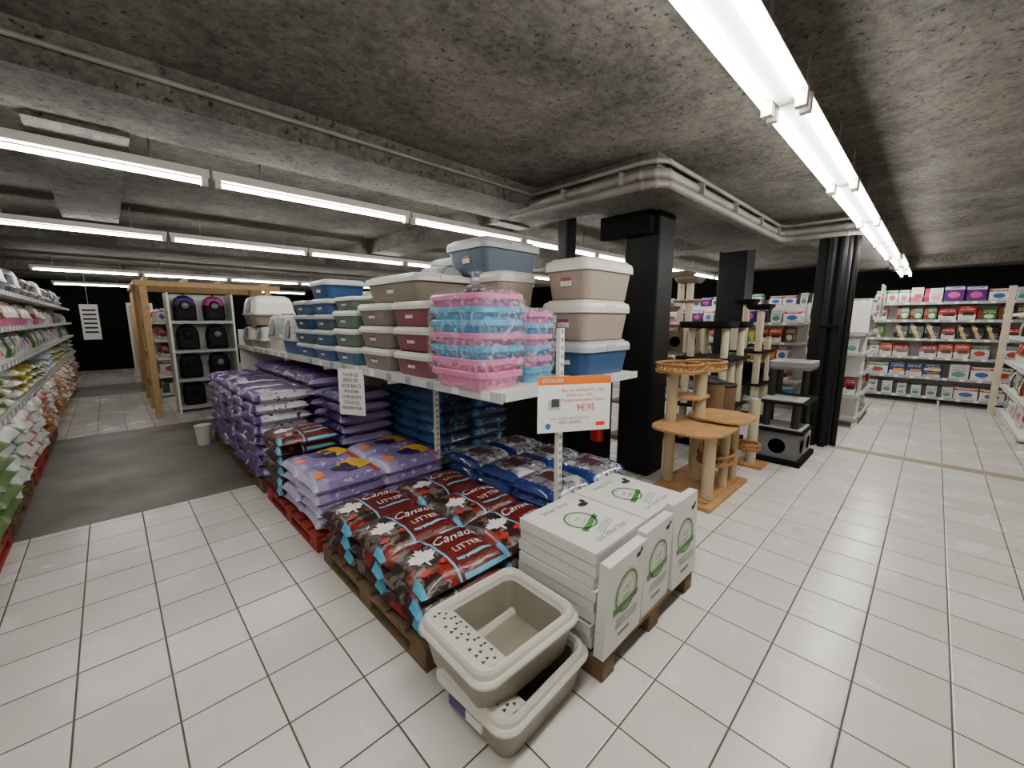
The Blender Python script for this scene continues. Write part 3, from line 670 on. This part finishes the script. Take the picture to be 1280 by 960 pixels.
wood = P('pine_wood', '#a88858', .6, bump=.15, var=.15, vscale=14); woodl = P('light_beech', '#c9bda6', .6, bump=.1, var=.1)
plain('timber_post', 10.56, 10.64, -.86, -.78, 0, 2.15, woodl)
lightpack = [('b', [0, 12, 14, 6], .18, .28, .8), ('b', [0, 5, 14, 12], .14, .24, .85), ('p', [0, 14, 9, 5], .16, .24, .85), ('p', [0, 12, 6, 5], .16, .24, .85), ('b', [0, 14, 5, 6], .14, .24, .8)]
shelving('gondola_shelving', 8.1, .66, 0, 1.33, .5, [.15, .5, .82, 1.12, 1.42, 1.7], 2.0, lightpack+[lightpack[0]], 24, 'cat_supply_packages')
shelving('gondola_shelving', 8.6, 4.6, -pi/2, 3.0, .5, [.15, .5, .85, 1.2, 1.55], 1.9, [food[1], food[2], food[4], food[3], food[5]], 25, 'cat_supply_packages')
shelving('gondola_shelving', 7.75, 1.20, -pi/2, .52, .3, [.15, .5, .82, 1.12, 1.42], 1.9, lightpack, 26, 'cat_supply_packages')
pb = MB('poster_panel'); pb.box(8.2, 8.75, .60, .61, 1.65, 2.12, design('poster_print', '#e9e6e2', [('rect', (.0, 1, .85, 1), '#c8c4be'), ('circ', (.5, .3, .22, .3), '#6d655d'), ('lines', (9, .1, .9, .55, .8), '#c04a5a')], .5)); pb.build()
shelving('gondola_shelving', .62, 17.0, -pi/2, 6.5, .5, [.15, .5, .85, 1.2, 1.55], 1.9, food, 27)
tf = MB('timber_stall_frame')
for x, y in ((.46, 8.8), (2.2, 8.8), (.46, 9.9), (2.2, 9.9)): tf.box(x-.045, x+.045, y-.045, y+.045, 0, 2.219, wood)
tf.box(.36, 2.4, 8.72, 8.75, 2.13, 2.218, wood); tf.box(.36, 2.4, 9.95, 9.99, 2.10, 2.218, wood)
for x in (.5, 1.0, 1.5, 2.2): tf.box(x-.03, x+.03, 8.70, 10.0, 2.22, 2.27, wood)
for y in (11.2, 12.5): tf.box(.42, .50, y, y+.08, 0, 2.2, wood)
tf.box(.40, .52, 10.0, 12.7, 2.22, 2.30, wood)
for z in (.5, 1.0, 1.5): tf.box(.42, .45, 8.85, 9.9, z, z+.09, wood)
tf.build(.004)
cr = MB('timber_crate')
for k in range(6): cr.box(1.72, 2.13, 8.30, 8.32, .06+k*.17, .20+k*.17, wood); cr.box(1.70, 1.72, 8.3, 8.70, .06+k*.17, .20+k*.17, wood)
for x in (1.72, 2.07): cr.box(x, x+.06, 8.32, 8.38, 0, 1.1, wood); cr.box(x, x+.06, 8.62, 8.68, 0, 1.1, wood)
cr.box(1.7, 2.14, 8.28, 8.70, 1.1, 1.13, wood); cr.build(.003)
bs = MB('backpack_shelving'); bs.box(.76, 1.66, 9.5, 9.52, 0, 2.05, white)
for x in (.74, 1.64): bs.box(x, x+.03, 8.95, 9.5, 0, 2.05, white)
for z in (.1, .58, 1.08, 1.58): bs.box(.77, 1.64, 8.97, 9.5, z-.03, z, white); bs.box(.77, 1.64, 8.955, 8.97, z-.045, z+.005, rail)
bs.build()
nyl = P('black_nylon', '#101012', .7, bump=.2, spec=.25); nylp = P('purple_nylon', '#3a1c68', .5); nylk = P('pink_nylon', '#a02f78', .5); clr = P('window_bubble', '#5c646e', .1)
def backpack(x, y, z, s_, c1, c2, dk=False):
    b = MB('pet_backpack'); b.loft(x, y, [(.27*s_, .2*s_, .05, z), (.30*s_, .24*s_, .06, z+.04*s_), (.30*s_, .24*s_, .07, z+.26*s_), (.25*s_, .2*s_, .07, z+.36*s_), (.12*s_, .1*s_, .04, z+.41*s_)], [c1, c1, c2, c2])
    b.ball((x, y-.11*s_, z+.25*s_), .085*s_, c1, 12, 8, (1, .4, 1)); b.ball((x, y-.135*s_, z+.25*s_), .055*s_, clr if not dk else nyl, 12, 8, (1, .3, 1))
    b.box(x-.1*s_, x+.1*s_, y-.14*s_, y-.12*s_, z+.05*s_, z+.14*s_, c1 if not dk else nyl)
    for q in (-.1, .1): b.tube([(x+q*s_, y+.1*s_, z+.36*s_), (x+q*s_*1.3, y+.16*s_, z+.2*s_), (x+q*s_, y+.1*s_, z+.05*s_)], .012, c1, 6)
    b.tube([(x-.04*s_, y, z+.40*s_), (x, y, z+.43*s_), (x+.04*s_, y, z+.40*s_)], .008, c1, 6); b.build()
for z, cc in ((1.58, [(nyl, nylp), (nyl, nylk)]), (1.08, [(nyl, nyl)]*2), (.58, [(nyl, nyl)]*2), (.1, [(nyl, nyl)]*2)):
    for i, (a, q) in enumerate(cc): backpack(.99+i*.42, 9.2, z+.002, 1.05, a, q, q == nyl and i != 1)
hb = MB('hanging_notice'); hb.box(-.42, -.12, 13.6, 13.61, 1.15, 1.95, paper)
for k in range(6): hb.box(-.38, -.16, 13.595, 13.6, 1.3+k*.1, 1.34+k*.1, ink)
hb.cyl((-.27, 13.605, 1.95), (-.27, 13.605, H-.002), .006, steel, 6); hb.build()
bk = MB('white_bucket'); bk.cyl((.74, 6.5, 0), (.74, 6.5, .25), .07, white, 20, .09); bk.torus((.74, 6.5, .25), .09, .007, white); bk.build()
fe = MB('fire_extinguisher'); fr_ = P('extinguisher_red', '#a81712', .3); fx, fy = 3.62, 2.40
fe.cyl((fx, fy, .33), (fx, fy, .70), .07, fr_, 18); fe.ball((fx, fy, .70), .07, fr_, 16, 8, (1, 1, .6)); fe.cyl((fx, fy, .72), (fx, fy, .79), .02, bplast); fe.box(fx-.06, fx+.03, fy-.012, fy+.012, .79, .805, bplast); fe.box(fx-.06, fx+.03, fy-.012, fy+.012, .82, .83, bplast)
fe.tube([(fx, fy-.03, .76), (fx-.02, fy-.1, .7), (fx-.02, fy-.1, .45)], .01, bplast, 8); fe.box(fx+.06, 3.70, fy-.03, fy+.03, .5, .54, steel); fe.build()
sn = MB('safety_sign'); sn.box(3.68, 3.695, 2.62, 2.9, .55, .85, P('sign_blue_white', '#9fb6d6', .5)); sn.box(3.672, 3.68, 2.65, 2.87, .6, .7, paper); sn.build()
# ------------------------------------------------------------ cat trees
sisal = P('sisal_rope', '#bba985', .85, bump=.5, bscale=120); sisc = P('cream_sisal', '#c4b89c', .85, bump=.5, bscale=120)
plank = P('oak_board', '#a87e4c', .55, bump=.1, var=.2, vscale=9); rattan = P('rattan', '#946a3a', .6, bump=.3, bscale=60)
def post(b, x, y, z0, z1, r=.045, mat=None): b.cyl((x, y, z0), (x, y, z1), r, mat or sisal, 18)
def blob(cx, cy, rx, ry, n=28, p=3):
    out = []
    for i in range(n):
        a = 2*pi*i/n; c_, s_ = math.cos(a), math.sin(a); out.append((cx+rx*math.copysign(abs(c_)**(2/p), c_), cy+ry*math.copysign(abs(s_)**(2/p), s_)))
    return out
def basket(b, cx, cy, z, rx, ry, h=.07):
    b.poly(blob(cx, cy, rx, ry, 28, 2.3), z, z+.015, plank)
    n = 26; pts = [(cx+rx*math.cos(2*pi*i/n), cy+ry*math.sin(2*pi*i/n)) for i in range(n+1)]
    for zz in (.02, h): b.tube([(x, y, z+zz) for x, y in pts], .012, rattan, 6)
    for i in range(n):
        b.cyl((*pts[i], z+.02), (*pts[(i+1) % n], z+h), .006, rattan, 5); b.cyl((*pts[(i+1) % n], z+.02), (*pts[i], z+h), .006, rattan, 5)
ct = MB('cat_tree')
ct.box(3.42, 4.40, 1.14, 1.74, 0.0, .035, plank); ct.box(3.5, 4.32, 1.2, 1.7, .035, .05, plank)
post(ct, 3.78, 1.68, .05, 1.12, .05); post(ct, 4.0, 1.5, .05, 1.12, .05); post(ct, 3.60, 1.24, .05, .62, .05); post(ct, 4.28, 1.26, .05, .66, .045); post(ct, 4.25, 1.62, .05, 1.12, .05); post(ct, 3.98, 1.24, .05, .62, .04)
ct.poly(blob(3.78, 1.45, .38, .32, 28, 3.4), .62, .642, plank); ct.poly(blob(4.20, 1.36, .28, .28, 28, 3.4), .66, .682, plank)
ct.poly(blob(3.98, 1.58, .2, .14), .86, .88, plank)
basket(ct, 3.76, 1.62, 1.12, .20, .20, .08); basket(ct, 4.12, 1.52, 1.12, .21, .18, .08)
basket(ct, 4.0, 1.32, .27, .2, .15, .09); basket(ct, 4.38, 1.16, .34, .10, .10, .06); ct.tube([(4.28, 1.26, .36), (4.36, 1.18, .36)], .012, rattan, 6)
ct.build(.003)
gpl = P('grey_plush', '#77787b', .95, bump=.6, bscale=150); lpl = P('light_plush', '#a9a7a3', .95, bump=.6, bscale=150); bpl = P('black_plush', '#0e0e0f', .95, bump=.4, bscale=150, spec=.2)
holes = P('hole_dark', '#050505', 1, spec=0)
ct = MB('cat_tree')
ct.box(5.2, 5.95, .86, 1.38, 0, .06, bpl)
ct.box(5.24, 5.56, .90, 1.3, .06, .36, gpl); ct.box(5.6, 5.9, .90, 1.15, .06, .30, lpl)
for cx_, cz_ in ((5.40, .2), (5.75, .18)): ct.decal(DISC, lambda x, y: Vector((cx_+x*.08, .897, cz_+y*.08)), holes)
ct.decal(DISC, lambda x, y: Vector((5.237, 1.10-x*.085, .2+y*.085)), holes)
for px, py in ((5.3, .96), (5.3, 1.24), (5.62, 1.28), (5.82, .96)): ct.cyl((px, py, .06), (px, py, .68), .04, bplast, 14)
ct.box(5.2, 5.66, .86, 1.34, .361, .40, bpl); ct.box(5.22, 5.64, .88, 1.3, .4, .415, lpl)
ct.box(5.2, 5.9, .86, 1.34, .68, .71, bpl); ct.box(5.24, 5.6, .9, 1.3, .71, .73, lpl)
for px, py in ((5.72, .98), (5.72, 1.24), (5.5, 1.26)): ct.cyl((px, py, .71), (px, py, 1.05), .038, bplast, 14)
ct.loft(5.68, 1.1, [(.46, .40, .05, 1.04), (.5, .42, .06, 1.07), (.5, .42, .06, 1.13), (.42, .34, .05, 1.13), (.4, .32, .05, 1.09)], [gpl, gpl, lpl, lpl])
ct.build(.006)
ct = MB('cat_tree')
ct.box(5.2, 6.0, 1.65, 2.3, 0, .06, bpl)
for px, py in ((5.3, 1.75), (5.3, 2.2), (5.9, 1.75), (5.9, 2.2), (5.6, 1.75)): ct.cyl((px, py, .06), (px, py, 1.12), .045, sisc, 16)
ct.box(5.2, 6.0, 1.65, 2.3, .5, .53, bpl); ct.box(5.2, 6.0, 1.65, 2.3, 1.10, 1.14, bpl); ct.box(5.45, 5.85, 1.8, 2.15, .531, .85, gpl)
for px, py in ((5.3, 1.75), (5.3, 2.15), (5.62, 1.85), (5.9, 1.75), (5.9, 2.2)): ct.cyl((px, py, 1.14), (px, py, 1.52), .042, sisc, 16)
for cx_ in (5.3, 5.85): ct.loft(cx_, 1.95, [(.34, .56, .05, 1.5), (.38, .6, .05, 1.53), (.38, .6, .05, 1.58), (.3, .5, .04, 1.58), (.28, .48, .04, 1.54)], bpl)
ct.build(.004)
def tall_tree(x, y, mt, posts, plats, tops, houses=()):
    ct = MB('cat_tree'); ct.box(x, x+.7, y, y+.55, 0, .06, mt)
    for px, py, z1 in posts: ct.cyl((x+px, y+py, .06), (x+px, y+py, z1), .05, sisc, 16)
    for z, a, b_, c_, d_ in plats: ct.box(x+a, x+b_, y+c_, y+d_, z, z+.03, mt)
    for px, py, z in tops: ct.loft(x+px, y+py, [(.26, .26, .05, z), (.34, .34, .06, z+.05), (.34, .34, .06, z+.08), (.28, .28, .05, z+.08), (.26, .26, .05, z+.03)], mt)
    for a, b_, c_, d_, z0, z1 in houses:
        ct.box(x+a, x+b_, y+c_, y+d_, z0, z1, mt); ct.decal(DISC, lambda u, v: Vector((x+a-.003, y+(c_+d_)/2-u*.08, (z0+z1)/2+v*.08)), holes); ct.decal(DISC, lambda u, v: Vector((x+(a+b_)/2+u*.08, y+c_-.003, (z0+z1)/2+v*.08)), holes)
    ct.build(.004)
brn = P('taupe_plush', '#6f6253', .95, bump=.6, bscale=150)
tall_tree(5.95, 2.42, brn, ((.1, .1, 2.15), (.1, .45, 1.75), (.6, .1, 1.5), (.6, .45, 2.28)), ((.6, 0, .7, 0, .55), (1.1, 0, .45, 0, .55), (1.5, .2, .7, 0, .55), (1.85, 0, .35, 0, .3)), ((.12, .12, 2.12), (.58, .45, 2.26), (.1, .45, 1.72)), ((.15, .55, .1, .5, 1.13, 1.42),))
tall_tree(4.75, 2.45, brn, ((.1, .1, 1.7), (.6, .45, 1.4), (.6, .1, 1.1)), ((.5, 0, .7, 0, .55), (1.0, 0, .7, 0, .55)), ((.12, .12, 1.7), (.58, .45, 1.4)), ())
tall_tree(6.95, 1.75, bpl, ((.1, .1, 1.75), (.1, .45, 1.5), (.6, .1, 1.3), (.6, .45, 1.85)), ((.6, 0, .7, 0, .55), (1.1, 0, .7, 0, .55)), ((.12, .12, 1.75), (.58, .45, 1.85)), ((.15, .55, .1, .5, .63, .92),))
bsis = P('brown_sisal', '#6f5538', .85, bump=.5, bscale=90)
for x, y, h, r in ((4.75, 1.66, .92, .12), (5.02, 1.60, .86, .10)):
    sb = MB('scratching_barrel'); sb.cyl((x, y, 0), (x, y, h), r, bsis, 22); sb.torus((x, y, h), r-.01, .02, bplast); sb.build()
sb = MB('scratching_post'); sb.cyl((4.98, 1.28, 0.03), (4.98, 1.28, .75), .05, sisc, 18); sb.box(4.85, 5.12, 1.14, 1.42, 0, .03, plank); sb.build()
# ------------------------------------------------------------ world + camera
wd = bpy.data.worlds.new('World'); bpy.context.scene.world = wd; wd.use_nodes = True
wd.node_tree.nodes['Background'].inputs[0].default_value = (.9, .95, 1, 1); wd.node_tree.nodes['Background'].inputs[1].default_value = .3
cd = bpy.data.cameras.new('camera'); co = bpy.data.objects.new('camera', cd); bpy.context.scene.collection.objects.link(co)
co.location = (0, 0, 1.6); co.rotation_euler = (math.radians(90-8.9), 0, math.radians(45.65-90)); cd.sensor_width = 36; cd.lens = 14.4; cd.clip_start = .05
bpy.context.scene.camera = co
